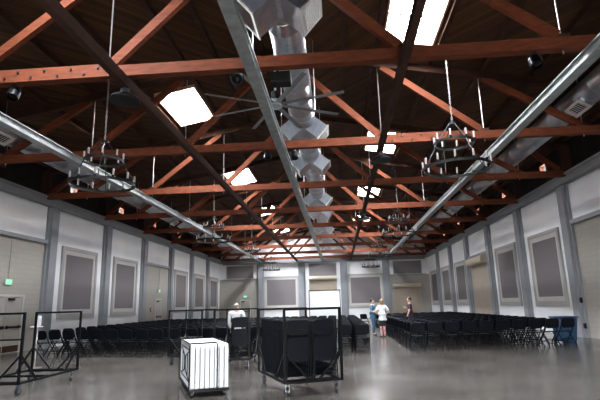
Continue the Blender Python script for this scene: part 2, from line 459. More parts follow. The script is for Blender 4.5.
# pilasters and beams (structure)
tn = [0]
def trim(mb, m, label, bevel=0.0):
    tn[0] += 1
    return struct(build(mb, f'trim_{tn[0]}', m, bevel=bevel), label, 'trim')
for k in range(1, 10):
    y = P0 + k * BAY
    trim(MB().box(XL, XL + 0.22, y - 0.25, y + 0.25, 0, HB - 0.361).box(XL, XL + 0.10, y - 0.36, y + 0.36, 0, HB - 0.361), M['pilaster'], f'blue-grey pilaster on the left wall, {ORD[k-1]} from the front')
    trim(MB().box(XR - 0.22, XR, y - 0.25, y + 0.25, 0, HB - 0.361).box(XR - 0.10, XR, y - 0.36, y + 0.36, 0, HB - 0.361), M['pilaster'], f'blue-grey pilaster on the right wall, {ORD[k-1]} from the front')
for k in range(1, 5):
    x = XL + k * BB
    trim(MB().box(x - 0.25, x + 0.25, YB - 0.22, YB, 0, HB - 0.361).box(x - 0.36, x + 0.36, YB - 0.1, YB, 0, HB - 0.361), M['pilaster'], f'blue-grey pilaster on the back wall, {ORD[k-1]} from the left')
trim(MB().box(XL, XL + 0.30, YF, YB, HB - 0.36, HB - 0.09).box(XL, XL + 0.36, YF, YB, HB - 0.09, HB), M['beam'], 'grey steel beam along the top of the left wall')
trim(MB().box(XR - 0.30, XR, YF, YB, HB - 0.36, HB - 0.09).box(XR - 0.36, XR, YF, YB, HB - 0.09, HB), M['beam'], 'grey steel beam along the top of the right wall')
trim(MB().box(XL + 0.36, XR - 0.36, YB - 0.3, YB, HB - 0.5, HB), M['beam'], 'grey steel beam along the top of the back wall')
for k in sorted(L_DOORS):
    if k >= 1: trim(MB().box(XL, XL + 0.12, P0 + k * BAY + 0.36, P0 + (k + 1) * BAY - 0.36, 4.36, 4.52), M['pilaster'], f'grey header rail over the left door bay at bay {ORD[k-1]}')
for k in sorted(R_DOORS):
    if k >= 1: trim(MB().box(XR - 0.12, XR, P0 + k * BAY + 0.36, P0 + (k + 1) * BAY - 0.36, 4.36, 4.52), M['pilaster'], f'grey header rail over the right door bay at bay {ORD[k-1]}')
trim(MB().box(XL + 0.36, XL + BB - 0.36, YB - 0.1, YB, 4.2, 4.33), M['pilaster'], 'grey header rail on the back wall over its left door bay')
trim(MB().box(XR - BB + 0.36, XR - 0.36, YB - 0.1, YB, 4.2, 4.33), M['pilaster'], 'grey header rail on the back wall over its right door bay')

# acoustic panels
def panel_parts(t, w, h, fw=0.16, iw=0.2):
    """local: x along the wall, y out of the wall (negative y = into the room), z up from the bottom"""
    f = MB(); d = 0.09
    f.box(-w/2, -w/2+fw, -d, 0, 0, h); f.box(w/2-fw, w/2, -d, 0, 0, h); f.box(-w/2+fw, w/2-fw, -d, 0, 0, fw*1.4); f.box(-w/2+fw, w/2-fw, -d, 0, h-fw, h)
    build(f, 'frame', M['frame'], t)
    f = MB(); a, zb, zt = w/2-fw, fw*1.4, h-fw; d = 0.05
    f.box(-a, -a+iw, -d, 0, zb, zt); f.box(a-iw, a, -d, 0, zb, zt); f.box(-a+iw, a-iw, -d, 0, zb, zb+iw); f.box(-a+iw, a-iw, -d, 0, zt-iw, zt)
    build(f, 'inner_frame', M['frame_in'], t)
    build(MB().box(-a+iw, a-iw, -0.03, 0, zb+iw, zt-iw), 'fabric', M['fabric'], t)
lp = [(4, 'left'), (5, 'left'), (7, 'left'), (8, 'left'), (9, 'left')]
for i, (k, s) in enumerate(lp):
    t = thing('acoustic_panel', f'tall framed grey acoustic panel on the left wall, {ORD[i]} from the camera', 'panel', (XL, P0 + (k + 0.5) * BAY, 1.15), math.radians(90), 'tall acoustic panels')
    panel_parts(t, 3.2, 3.28)
for i, k in enumerate((4, 5, 7, 8, 9)):
    t = thing('acoustic_panel', f'tall framed grey acoustic panel on the right wall, {ORD[i]} from the camera', 'panel', (XR, P0 + (k + 0.5) * BAY, 1.15), math.radians(-90), 'tall acoustic panels')
    panel_parts(t, 3.25, 3.3)
for k, l in ((1, 'left'), (3, 'right')):
    t = thing('acoustic_panel', f'tall framed grey acoustic panel on the back wall, {l} of the whiteboard', 'panel', (XL + (k + 0.5) * BB, YB, 1.1), 0, 'tall acoustic panels')
    panel_parts(t, 3.75, 3.4)
for k, l in ((0, 'left end of the back wall'), (2, 'middle of the back wall, over the shutter'), (4, 'right end of the back wall')):
    t = thing('acoustic_panel', f'low grey acoustic panel high at the {l}', 'panel', (XL + (k + 0.5) * BB, YB, 4.42), 0, 'low acoustic panels')
    build(MB().box(-1.4, 1.4, -0.05, 0, 0, 1.25), 'fabric', M['fabric'], t)
    f = MB(); f.box(-1.46, -1.4, -0.07, 0, -0.06, 1.31).box(1.4, 1.46, -0.07, 0, -0.06, 1.31).box(-1.4, 1.4, -0.07, 0, -0.06, 0).box(-1.4, 1.4, -0.07, 0, 1.25, 1.31)
    build(f, 'frame', M['frame'], t)

# doors
dn = [0]
def door_empty(label, loc, rz):
    dn[0] += 1
    o = bpy.data.objects.new(f'door_{dn[0]}', None); COL.objects.link(o); o.location = loc; o.rotation_euler = (0, 0, rz)
    return struct(o, label, 'door')
def hinged_door(label, loc, rz, leafs=1, w=0.95):
    """local: y negative into the room"""
    t = door_empty(label, loc, rz); W = w * leafs
    f = MB().box(-W/2-0.08, -W/2, -0.06, 0, 0, 2.18).box(W/2, W/2+0.08, -0.06, 0, 0, 2.18).box(-W/2, W/2, -0.06, 0, 2.1, 2.18)
    build(f, 'door_frame', M['frame_in'], t)
    for i in range(leafs):
        x0 = -W/2 + i * w
        lf = build(MB().box(x0+0.01, x0+w-0.01, -0.045, -0.005, 0.02, 2.09), 'door_leaf', M['door'], t, bevel=0.004)
        build(MB().box(x0+0.08, x0+w-0.08, -0.13, -0.09, 0.92, 1.0).box(x0+0.1, x0+0.18, -0.09, -0.045, 0.9, 1.02).box(x0+w-0.18, x0+w-0.1, -0.09, -0.045, 0.9, 1.02), 'panic_bar', M['iron'], lf)
        build(MB().box(x0+0.1, x0+0.4, -0.12, -0.045, 1.95, 2.04).bar((x0+0.35, -0.1, 2.06), (x0+0.6, -0.16, 2.07), 0.03, 0.015), 'door_closer', M['iron'], lf)
        build(MB().box(x0+0.02, x0+w-0.02, -0.05, -0.046, 0.05, 0.28), 'kick_plate', M['wood_dark'], lf)
    return t
hinged_door('tan double exit door in the left wall near the camera', (XL, 17.35, 0), math.radians(90), 2)
hinged_door('tan exit door far along the left wall, under a green exit sign', (XL, 32.9, 0), math.radians(90), 1)
hinged_door('tan exit door in the left bay of the back wall', (-9.75, YB, 0), 0, 1)
hinged_door('tan door in the right wall nearest the camera', (XR, 16.3, 0), math.radians(-90), 1)
def roll_door(label, loc, rz, w, h, hz):
    t = door_empty(label, loc, rz)
    mb = MB()
    n = int(h / 0.12)
    for i in range(n): mb.box(-w/2, w/2, -0.05 - 0.012 * (i % 2), -0.01, i * h / n, (i + 1) * h / n)
    build(mb, 'shutter_curtain', M['shutter'], t)
    pr = [(0, 0), (-0.12, -0.02), (-0.42, 0.02), (-0.48, 0.12), (-0.48, hz - 0.1), (-0.4, hz), (0, hz)]
    A = MB()
    va = [[A.bm.verts.new((x, y, z + h)) for y, z in pr] for x in (-w/2 - 0.12, w/2 + 0.12)]
    A.bm.faces.new(va[0]); A.bm.faces.new(va[1][::-1])
    for k in range(len(pr)): A.bm.faces.new((va[0][k], va[0][(k+1) % len(pr)], va[1][(k+1) % len(pr)], va[1][k]))
    build(A, 'shutter_housing', M['shutter_box'], t)
    build(MB().box(-w/2-0.1, -w/2, -0.09, 0, 0, h).box(w/2, w/2+0.1, -0.09, 0, 0, h), 'guide_rail', M['frame'], t)
roll_door('tan roll-up shutter with housing in the right wall', (XR, P0 + 6.5 * BAY, 0), math.radians(-90), 3.5, 3.85, 0.42)
roll_door('tan roll-up shutter behind the whiteboard in the back wall', (XC, YB, 0), 0, 2.7, 4.0, 0.36)
roll_door('tan roll-up shutter with housing in the right bay of the back wall', (7.05, YB, 0), 0, 2.6, 3.0, 0.36)

def exit_sign(label, loc, rz):
    t = thing('exit_sign', label, 'sign', loc, rz, 'green exit signs')
    build(MB().box(-0.19, 0.19, -0.07, 0, -0.11, 0.11), 'housing', M['frame_in'], t, bevel=0.008)
    build(MB().box(-0.175, 0.175, -0.078, -0.0705, -0.095, 0.095), 'lit_face', M['exit'], t)
    c = bpy.data.curves.new('exit_lettering', 'FONT'); c.body = 'EXIT'; c.size = 0.15; c.align_x = 'CENTER'; c.align_y = 'CENTER'; c.extrude = 0.002
    c.materials.append(M['exit_t'])
    tmp = bpy.data.objects.new('scratch', c); COL.objects.link(tmp)
    me = bpy.data.meshes.new_from_object(tmp.evaluated_get(bpy.context.evaluated_depsgraph_get())); bpy.data.objects.remove(tmp)
    link('lettering', me, t, (0, -0.081, 0), (math.radians(90), 0, 0))
    build(MB().tube([(0, -0.03, 0.11), (0, -0.03, 1.6)], 0.012, 6), 'conduit', M['frame'], t)
exit_sign('green exit sign above the double door on the left wall', (XL, 17.35, 2.64), math.radians(90))
exit_sign('green exit sign on the left wall far along, over a single door', (XL, 32.9, 2.7), math.radians(90))
exit_sign('green exit sign above the door in the back wall', (-9.75, YB, 2.5), 0)

# wall vents under the eaves
for sgn, xin, nm in ((-1, XL, 'left'), (1, XR, 'right')):
    for i, y in enumerate(VENT_Y):
        t = thing('wall_vent', f'small barred vent under the eaves of the {nm} wall, {ORD[i]} from the front', 'vent', (xin, y, VZ0), 0, 'vents under the eaves')
        x0 = -0.02 if sgn > 0 else -0.06; x1 = x0 + 0.08
        x0 = -0.12 if sgn > 0 else -0.02; x1 = x0 + 0.14
        f = MB().box(x0, x1, -VW-0.08, -VW, -0.08, 0.4).box(x0, x1, VW, VW+0.08, -0.08, 0.4).box(x0, x1, -VW, VW, -0.08, 0).box(x0, x1, -VW, VW, 0.32, 0.4)
        build(f, 'vent_frame', M['wood'], t)
        g = MB()
        for q in range(1, 6): g.box(sgn*0.1, sgn*0.12, -VW + q*0.1 - 0.008, -VW + q*0.1 + 0.008, 0, 0.32)
        for q in range(1, 3): g.box(sgn*0.121, sgn*0.14, -VW, VW, q*0.107 - 0.008, q*0.107 + 0.008)
        build(g, 'vent_mesh', M['iron'], t)

# ------------------------------------------------------------------ purlins
for sgn, nm in ((-1, 'left'), (1, 'right')):
    for i, rel in enumerate((0.55, 2.0, 3.0, 4.75, 6.2, 7.7, 9.2, 10.6)):
        x = XC + sgn * rel; z = roof_z(x)
        o = build(MB().box(x - 0.06, x + 0.06, YF, YB, z - 0.19 - SLOPE * 0.06, z - SLOPE * 0.06 - 0.002), 'roof_purlin', M['wood_dark'])
        tag(o, f'dark timber purlin under the {nm} roof slope, {ORD[i]} from the ridge', 'purlin', 'purlins under the roof deck')

# ------------------------------------------------------------------ trusses
CH0, CH1 = 6.19, 6.43           # bottom chord
NODES = (3.05, 6.1, 8.95)
def top_z(rel): return RIDGE - SLOPE * abs(rel) - 0.32
def make_truss(flip):
    t = thing('roof_truss', '', 'truss', (XC, TR[0], 0), 0, 'timber roof trusses')
    e = HW - 0.37
    c = MB().box(-e, e, -0.10, 0.10, CH0, CH1)
    build(c, 'bottom_chord', M['wood'], t)
    for s in (-1, 1):
        build(MB().bar((0, 0, top_z(0)), (s * (HW - 0.02), 0, top_z(HW)), 0.18, 0.22, (0, 0, 1)), 'top_chord', M['wood_dark'], t)
        pts = (0,) + NODES + (HW - 0.42,)
        for a, b in zip(pts, pts[1:]):
            build(MB().bar((s * (a + 0.12), -0.02, top_z(a) - 0.12), (s * (b - 0.1), -0.02, CH1 + 0.06), 0.13, 0.19, (0, 0, 1)), 'diagonal', M['wood'], t)
        for a in NODES:
            build(MB().tube([(s * a, 0.03, CH0 - 0.06), (s * a, 0.03, top_z(a) + 0.05)], 0.014, 6), 'tie_rod', M['steel'], t)
            build(MB().box(s * a - 0.13, s * a + 0.13, -0.07, 0.07, CH1, CH1 + 0.09), 'bearing_block', M['wood_dark'], t)
        build(MB().box(s * (HW - 0.36), s * HW, -0.09, 0.09, CH0 - 0.55 + 0.55, top_z(HW)), 'end_post', M['wood_dark'], t)
    build(MB().tube([(0, 0.03, CH0 - 0.06), (0, 0.03, top_z(0))], 0.014, 6), 'tie_rod', M['steel'], t)
    s = -1 if flip else 1
    x0, x1 = (-5.45, -2.95) if flip else (3.1, 5.6)
    build(MB().box(x0, x1, -0.155, -0.1005, CH0 - 0.02, CH1 + 0.02), 'splice_plate', M['wood'], t)
    bolt = None
    for q in range(8):
        x = x0 + 0.25 + q * (x1 - x0 - 0.5) / 7; z = CH0 + 0.06 + 0.12 * (q % 2)
        if bolt is None: bolt = build(MB().lathe([(0.026, -0.028), (0.026, 0.0)], n=8, axis='y'), 'bolt', M['iron'], t); bolt.location = (x, -0.155, z); b0 = bolt
        else:
            b = b0.copy(); COL.objects.link(b); b.location = (x, -0.155, z)
    return t
tl, trr = make_truss(True), make_truss(False)
for k, y in enumerate(TR):
    o = tl if k == 0 else trr if k == 1 else copy_tree(tl if k % 2 == 0 else trr)
    o.location = (XC, y, 0)
    o['label'] = ('red-brown timber roof truss nearest the camera' if k == 0 else f'red-brown timber roof truss across the hall, {ORD[k]} from the camera')

# longitudinal timbers under the chords, and the grey steel rails
for x, nm in ((XC - 2.66, 'left'), (XC + 3.0, 'right')):
    o = build(MB().box(x - 0.07, x + 0.07, YF, YB - 0.31, CH0 - 0.22, CH0 - 0.001), 'timber_girder', M['wood_dark'])
    tag(o, f'dark timber girder running the hall length {nm} of the central duct', 'girder', 'timber girders under the trusses')
def rail(x, label):
    w = 0.115; z1 = CH0 - 0.002; z0 = z1 - 0.22
    mb = MB().box(x - w, x + w, YF, YB - 0.32, z0, z0 + 0.025).box(x - w, x + w, YF, YB - 0.32, z1 - 0.025, z1).box(x - 0.06, x + 0.06, YF, YB - 0.32, z0 + 0.025, z1 - 0.025)
    tag(build(mb, 'steel_rail', M['rail']), label, 'rail', 'grey steel rails under the trusses')
rail(-1.50, 'long grey steel rail hung along the middle of the hall')
rail(-7.95, 'long grey steel rail on the left, beside the left air duct')
rail(5.05, 'long grey steel rail on the right, beside the right air duct')

# ------------------------------------------------------------------ ducts
def grille(mb_parent, w, h):
    pass
def pipe(y0, y1, r):
    mb = MB(); prof = []
    n = int((y1 - y0) / 0.85)
    for i in range(n):
        a = y0 + i * (y1 - y0) / n; b = y0 + (i + 1) * (y1 - y0) / n
        prof += [(r, a), (r, b - 0.03), (r + 0.006, b - 0.015)]
    prof.append((r, y1))
    return mb.lathe(prof, n=28, axis='y')
DX, DZ, DR = -0.86, 7.20, 0.37
t = thing('air_duct', 'round galvanised air duct with paired outlet boxes along the ridge', 'duct', (DX, 0, DZ))
build(pipe(1.0, YB - 0.5, DR), 'duct_pipe', M['galv'], t, smooth=True)
def diffuser(s):
    """box hanging outwards and down from the pipe; local x radial, y along the pipe, z tangential"""
    w, l, r0, r1 = 0.50, 0.80, 0.22, 0.76
    m = MB().box(r0, r1, -l/2, l/2, -w/2, w/2)
    g = MB().box(r1, r1 + 0.03, -l/2 - 0.03, -l/2 + 0.05, -w/2 - 0.03, w/2 + 0.03).box(r1, r1 + 0.03, l/2 - 0.05, l/2 + 0.03, -w/2 - 0.03, w/2 + 0.03)
    g.box(r1, r1 + 0.03, -l/2 + 0.05, l/2 - 0.05, -w/2 - 0.03, -w/2 + 0.05).box(r1, r1 + 0.03, -l/2 + 0.05, l/2 - 0.05, w/2 - 0.05, w/2 + 0.03)
    v = MB()
    for k in range(7):
        z = -w/2 + 0.08 + k * (w - 0.16) / 6
        v.bar((r1 + 0.012, -l/2 + 0.05, z), (r1 + 0.012, l/2 - 0.05, z), 0.012, 0.05, (1, 0, 0.6))
    bk = MB().box(r1 + 0.0005, r1 + 0.003, -l/2 + 0.05, l/2 - 0.05, -w/2 + 0.05, w/2 - 0.05)
    a = math.radians(40)
    rot = Matrix.Rotation(a, 4, 'Y') if s > 0 else Matrix.Rotation(math.pi - a, 4, 'Y')
    return [q.xf(rot) for q in (m, g, v, bk)]
BOX_Y = [7.75 + 2 * BAY * k + d for k in range(4) for d in (0.0, 6.55)]
first = {}
for s in (-1, 1):
    m, g, v, bk = diffuser(s)
    first[s] = [m.mesh('diffuser', M['galv_b'], bevel=0.004), g.mesh('grille_rim', M['frame_in']), v.mesh('grille_louvre', M['steel']), bk.mesh('grille_throat', M['black_matte'])]
for y in BOX_Y[:8]:
    for s in (-1, 1):
        d = link('diffuser', first[s][0], t, (0, y, 0))
        for nm, me in zip(('grille_rim', 'grille_louvre', 'grille_throat'), first[s][1:]): link(nm, me, d)
for y in TR:
    build(MB().tube([(DR + 0.03, y - 0.5, 0), (DR + 0.03, y - 0.5, roof_z(DX + DR) - DZ - 0.01)], 0.01, 6).tube([(-DR - 0.03, y - 0.5, 0), (-DR - 0.03, y - 0.5, roof_z(DX - DR) - DZ - 0.01)], 0.01, 6).tube([((DR + 0.02) * math.cos(a), y - 0.5, (DR + 0.02) * math.sin(a)) for a in [math.pi + math.pi * q / 16 for q in range(17)]], 0.012, 6), 'hanger', M['steel'], t)

def side_duct(s, label, grille_y):
    r = 0.36; x = XC + s * 8.72; z = 7.08
    t = thing('air_duct', label, 'duct', (x, 0, z))
    build(pipe(2.0, YB - 0.5, r), 'duct_pipe', M['galv'], t, smooth=True)
    for y in grille_y:
        w = 0.42
        rot = Matrix.Rotation(math.radians(58), 4, 'Y') if s < 0 else Matrix.Rotation(math.radians(180 - 58), 4, 'Y')
        b = build(MB().box(0.2, r + 0.08, y - 0.38, y + 0.38, -w/2 + 0.05, w/2 - 0.05).xf(rot), 'outlet_box', M['galv_b'], t)
        R = r + 0.08
        fr = MB().box(R, R + 0.02, y - 0.42, y - 0.3, -w/2, w/2).box(R, R + 0.02, y + 0.3, y + 0.42, -w/2, w/2).box(R, R + 0.02, y - 0.3, y + 0.3, -w/2, -w/2 + 0.08).box(R, R + 0.02, y - 0.3, y + 0.3, w/2 - 0.08, w/2)
        build(fr.xf(rot), 'grille_rim', M['frame_in'], b)
        lv = MB()
        for k in range(6): lv.box(R + 0.002, R + 0.018, y - 0.26 + k * 0.1, y - 0.24 + k * 0.1, -w/2 + 0.08, w/2 - 0.08)
        build(lv.xf(rot), 'grille_louvre', M['frame_in'], b)
        build(MB().box(R + 0.0005, R + 0.0015, y - 0.3, y + 0.3, -w/2 + 0.08, w/2 - 0.08).xf(rot), 'grille_throat', M['black_matte'], b)
    for y in TR:
        build(MB().tube([(0, y - 0.5, r), (0, y - 0.5, roof_z(x) - z - 0.01)], 0.01, 6), 'hanger', M['steel'], t)
side_duct(-1, 'round galvanised air duct high along the left wall', [12.95 + BAY * k * 1.55 for k in range(5)])
side_duct(1, 'round galvanised air duct high along the right wall', [13.1 + BAY * k * 1.55 for k in range(5)])

# ------------------------------------------------------------------ ceiling fan
FX, FY, FZ = -1.37, 11.05, 6.42
t = thing('ceiling_fan', 'large grey eight-blade ceiling fan under the duct', 'fan', (FX, FY, FZ))
build(MB().lathe([(0.06, 0.13), (0.15, 0.11), (0.17, 0.03), (0.17, -0.05), (0.12, -0.09), (0.05, -0.1)], n=24), 'hub', M['rail'], t, smooth=True)
build(MB().lathe([(0.1, 0.13), (0.1, 0.34), (0.05, 0.36)], n=20), 'motor', M['iron'], t, smooth=True)
build(MB().tube([(0, 0, 0.34), (0, 0, roof_z(FX) - FZ)], 0.028, 10), 'down_rod', M['plastic_w'], t, smooth=True)
bl = MB()
prof = [(-0.06, -0.006), (-0.03, 0.012), (0.025, 0.016), (0.06, 0.004), (0.025, 0.006), (-0.03, 0.0)]
va = [[bl.bm.verts.new((x, y, z + 0.02 * (-y / 0.085))) for y, z in prof] for x in (0.15, 1.78)]
bl.bm.faces.new(va[0]); bl.bm.faces.new(va[1][::-1])
for k in range(6): bl.bm.faces.new((va[0][k], va[0][(k+1) % 6], va[1][(k+1) % 6], va[1][k]))
bme = bl.mesh('blade', M['beam'])
for k in range(8): link('blade', bme, t, (0, 0, 0), (0, 0, math.radians(28 + 45 * k)))

# ------------------------------------------------------------------ chandeliers
def make_chandelier():
    t = thing('chandelier', '', 'chandelier', (0, 0, 0), 0, 'two-tier wagon-wheel chandeliers')
    RL, RU, ZU, ZT = 0.90, 0.54, 0.72, 1.30
    build(MB().ring((0, 0, 0), RL, 0.035, 0.075), 'lower_ring', M['iron'], t, smooth=True)
    build(MB().ring((0, 0, ZU), RU, 0.035, 0.07), 'upper_ring', M['iron'], t, smooth=True)
    build(MB().lathe([(0.03, -0.05), (0.11, -0.03), (0.11, 0.03), (0.03, 0.07)], (0, 0, ZT), 16), 'crown', M['iron'], t, smooth=True)
    for k in range(4):
        a = math.radians(20 + 90 * k); c, s = math.cos(a), math.sin(a)
        build(MB().tube([(0.09*c, 0.09*s, ZT), (RU*c, RU*s, ZU)], 0.014, 6), 'upper_stay', M['iron'], t)
        build(MB().tube([(RU*c, RU*s, ZU), (0.66*c, 0.66*s, ZU*0.62), (0.78*c, 0.78*s, 0.28), (RL*c, RL*s, 0)], 0.014, 6), 'lower_stay', M['iron'], t)
    sl = MB().lathe([(0.028, 0.02), (0.028, 0.2), (0.018, 0.21)], n=10).mesh('candle', M['candle'], True)
    dc = MB().lathe([(0.014, -0.05), (0.042, 0.0), (0.042, 0.022), (0.028, 0.024)], n=10).mesh('candle_cup', M['iron'], True)
    for R, z, n in ((RL, 0.06, 12), (RU, ZU + 0.055, 8)):
        for k in range(n):
            a = 2 * math.pi * (k + 0.5) / n
            c = link('candle', sl, t, (R * math.cos(a), R * math.sin(a), z)); link('candle_cup', dc, c)
    ch = MB(); z = ZT + 0.06; i = 0; top = roof_z(XC + 5.1) - 5.08 - 0.2
    while z < top:
        pts = []
        for q in range(8):
            a = 2 * math.pi * q / 8; u, w = 0.022 * math.cos(a), 0.05 * math.sin(a)
            pts.append((u, 0, z + 0.04 + w) if i % 2 else (0, u, z + 0.04 + w))
        ch.tube(pts, 0.008, 5, closed=True); z += 0.078; i += 1
    build(ch, 'chain', M['steel'], t)
    build(MB().lathe([(0.02, -0.12), (0.09, -0.05), (0.09, 0.0)], (0, 0, roof_z(XC + 5.1) - 5.08 - 0.005), 14), 'ceiling_cup', M['iron'], t)
    return t
ch0 = make_chandelier(); n = 0
for i, y in enumerate((12.95, 25.6, 37.6, 48.7)):
    for x, nm in ((XC - 5.2, 'left'), (XC + 4.95, 'right')):
        o = ch0 if n == 0 else copy_tree(ch0); n += 1
        o.location = (x, y, 5.08); o['label'] = f'two-tier black ring chandelier in the {nm} row, {ORD[i]} from the camera'

# ------------------------------------------------------------------ lamps and speakers on the trusses
def dome_lamp(x, y, label):
    t = thing('pendant_lamp', label, 'lamp', (x, y, CH0 - 0.522), 0, 'black dome lamps')
    build(MB().lathe([(0.30, 0.0), (0.31, 0.03), (0.27, 0.08), (0.17, 0.14), (0.09, 0.17), (0.02, 0.172)], n=24), 'shade', M['black'], t, smooth=True)
    build(MB().lathe([(0.09, 0.17), (0.09, 0.26), (0.04, 0.27)], n=16), 'ballast', M['caster'], t, smooth=True)
    build(MB().tube([(0, 0, 0.26), (0, 0, 0.302)], 0.012, 6), 'stem', M['steel'], t)
    build(MB().lathe([(0.26, 0.01), (0.26, 0.016)], n=24), 'lens', M['frame_in'], t)
XLN, XRN = XC - 2.66, XC + 3.0
dome_lamp(XLN, TR[0], 'black dome lamp under the left girder beside the nearest truss')
dome_lamp(XRN, TR[1], 'black dome lamp under the right girder beside the second truss')
dome_lamp(XRN, TR[3], 'black dome lamp under the right girder beside the fourth truss')
def spot(x, y, label, aim=(0, -0.4, -0.9)):
    t = thing('spotlight', label, 'spotlight', (x, y, CH0), 0, 'black spotlights on the trusses')
    build(MB().box(-0.04, 0.04, -0.03, 0.03, -0.012, 0).tube([(-0.13, 0, -0.2), (-0.13, 0, -0.06), (0, 0, -0.012), (0.13, 0, -0.06), (0.13, 0, -0.2)], 0.01, 6), 'yoke', M['iron'], t)
    d = Vector(aim).normalized(); q = Vector((0, 0, -1)).rotation_difference(d).to_matrix().to_4x4()
    can = MB().lathe([(0.05, 0.12), (0.10, 0.09), (0.12, 0.0), (0.12, -0.13), (0.105, -0.13), (0.10, -0.06), (0.02, -0.05)], n=20).xf(Matrix.Translation((0, 0, -0.19)) @ q)
    build(can, 'can', M['black'], t, smooth=True)
    build(MB().sph((0, 0, 0), 0.09, 14, (1, 1, 0.4)).xf(Matrix.Translation((0, 0, -0.19)) @ q @ Matrix.Translation((0, 0, -0.07))), 'lens', M['black'], t, smooth=True)
spot(-1.86, TR[0], 'black spotlight under the nearest truss left of the central rail', (0.1, -0.9, -0.5))
spot(-6.6, TR[0], 'black spotlight under the nearest truss at its left end')
spot(-1.98, TR[1], 'black spotlight under the second truss left of the central rail')
spot(-1.15, TR[1], 'black spotlight under the second truss right of the central rail')
spot(4.0, TR[0], 'black spotlight under the nearest truss at its right side')
t = thing('loudspeaker', 'small black loudspeaker box on the nearest truss beside the duct', 'speaker', (-0.98, TR[0] + 0.25, CH0 - 0.24))
build(MB().box(-0.2, 0.2, -0.14, 0.14, 0, 0.24), 'cabinet', M['black_matte'], t, bevel=0.01)
build(MB().box(-0.17, 0.17, -0.15, -0.1405, 0.03, 0.21), 'speaker_grille', M['iron'], t)

# ------------------------------------------------------------------ folding chairs
def chair_bits():
    b = {}
    b['backrest'] = MB().rounded(0.44, 0.31, 0.022, 0.08, bow=-0.035).xf(Matrix.Translation((0, -0.22, 0.715)) @ Matrix.Rotation(math.radians(12), 4, 'X'))
    st = MB().rounded(0.40, 0.40, 0.03, 0.08).xf(Matrix.Translation((0, 0.0, 0.445)) @ Matrix.Rotation(math.radians(88), 4, 'X'))
    b['seat'] = st
    for s in (-1, 1):
        b['front_leg', s] = MB().tube([(s*0.225, 0.25, 0.0), (s*0.222, 0.20, 0.14), (s*0.218, -0.10, 0.47), (s*0.212, -0.2, 0.66), (s*0.205, -0.265, 0.84)], 0.0175, 6)
        b['rear_leg', s] = MB().tube([(s*0.195, -0.27, 0.0), (s*0.195, 0.02, 0.36), (s*0.195, 0.09, 0.43)], 0.0165, 6)
    b['front_stretcher'] = MB().tube([(-0.222, 0.205, 0.13), (0.222, 0.205, 0.13)], 0.013, 6)
    b['rear_stretcher'] = MB().tube([(-0.195, -0.19, 0.10), (0.195, -0.19, 0.10)], 0.013, 6).tube([(-0.195, -0.1, 0.21), (0.195, -0.1, 0.21)], 0.013, 6)
    return b
CM, CF = M['chair_plastic'], M['black']
bits = chair_bits()
def make_chair():
    t = thing('folding_chair', '', 'chair', (0, 0, 0))
    for k, m in bits.items():
        nm = k if isinstance(k, str) else 'leg'
        build(m, nm, CM if nm in ('seat', 'backrest') else CF, t, smooth=True)
    return t
chair0 = make_chair()
mb = MB()
for ch in chair0.children:
    mb.bm.from_mesh(ch.data)
for f in mb.bm.faces: f.material_index = 0
chair_one = mb.mesh('folding_chair', CM, True)

SEATS = []       # (block, row, col, x, y, rz)
def r_y(x): return 15.72 + 0.20 * max(0, x - 2.2)
def l_y(x): return 15.65 + (0.16 * (-5.5 - x) if x < -5.5 else 0)
PITCH_Y = 0.86
for row in range(18):
    n = 10 if row == 0 else 9
    for c in range(n):
        x = 2.42 + 0.545 * c
        SEATS.append(('right', row, c, x, r_y(x) + row * PITCH_Y, 0.17 * min(1, c / 5)))
for row in range(16):
    for c in range(21):
        x = 0.70 - 0.545 * c
        SEATS.append(('left', row, c, x, l_y(x) + row * PITCH_Y, -0.14 if x < -5.5 else 0))
STAND = [(3.35, 23.45)]
SEATS = [s for s in SEATS if all((s[3] - a) ** 2 + (s[4] - b) ** 2 > 0.36 for a, b in STAND)]
SEATS.sort(key=lambda s: s[3] ** 2 + s[4] ** 2)
DEEP = 3; used = False; far = MB(); placed = 0
def far_copy(x, y, rz):
    me = chair_one
    o = far.bm.verts
    tmp = bmesh.new(); tmp.from_mesh(me); bmesh.ops.transform(tmp, matrix=Matrix.Translation((x, y, 0)) @ Matrix.Rotation(rz, 4, 'Z'), verts=tmp.verts)
    m2 = bpy.data.meshes.new('scratch'); tmp.to_mesh(m2); tmp.free(); far.bm.from_mesh(m2); bpy.data.meshes.remove(m2)
ROWN = ['nearest row', 'second row back', 'third row back'] + [f'{o} row back' for o in ORD[3:]]
for blk, row, c, x, y, rz in SEATS:
    jit = random.uniform(-0.04, 0.04)
    if placed >= 300: far_copy(x, y, rz + jit); continue
    placed += 1
    lab = f'black folding chair, {ROWN[row]} of the {blk} seating block, {ORD[c]} from the aisle'
    if row < DEEP:
        o = chair0 if not used else copy_tree(chair0); used = True
    else:
        o = link('folding_chair', chair_one)
    o.location = (x, y, 0); o.rotation_euler = (0, 0, rz + jit)
    tag(o, lab, 'chair', f'folding chairs set in rows, {blk} block')
fo = build(far, 'folding_chairs_far_rows', CM)
fo['kind'] = 'stuff'; tag(fo, 'farthest rows of black folding chairs towards the back wall', 'chairs')
o = copy_tree(chair0); o.location = (1.55, 29.6, 0); o.rotation_euler = (0, 0, math.radians(200))
if 'group' in o: del o['group']
tag(o, 'lone black folding chair in the aisle behind the person in blue', 'chair')

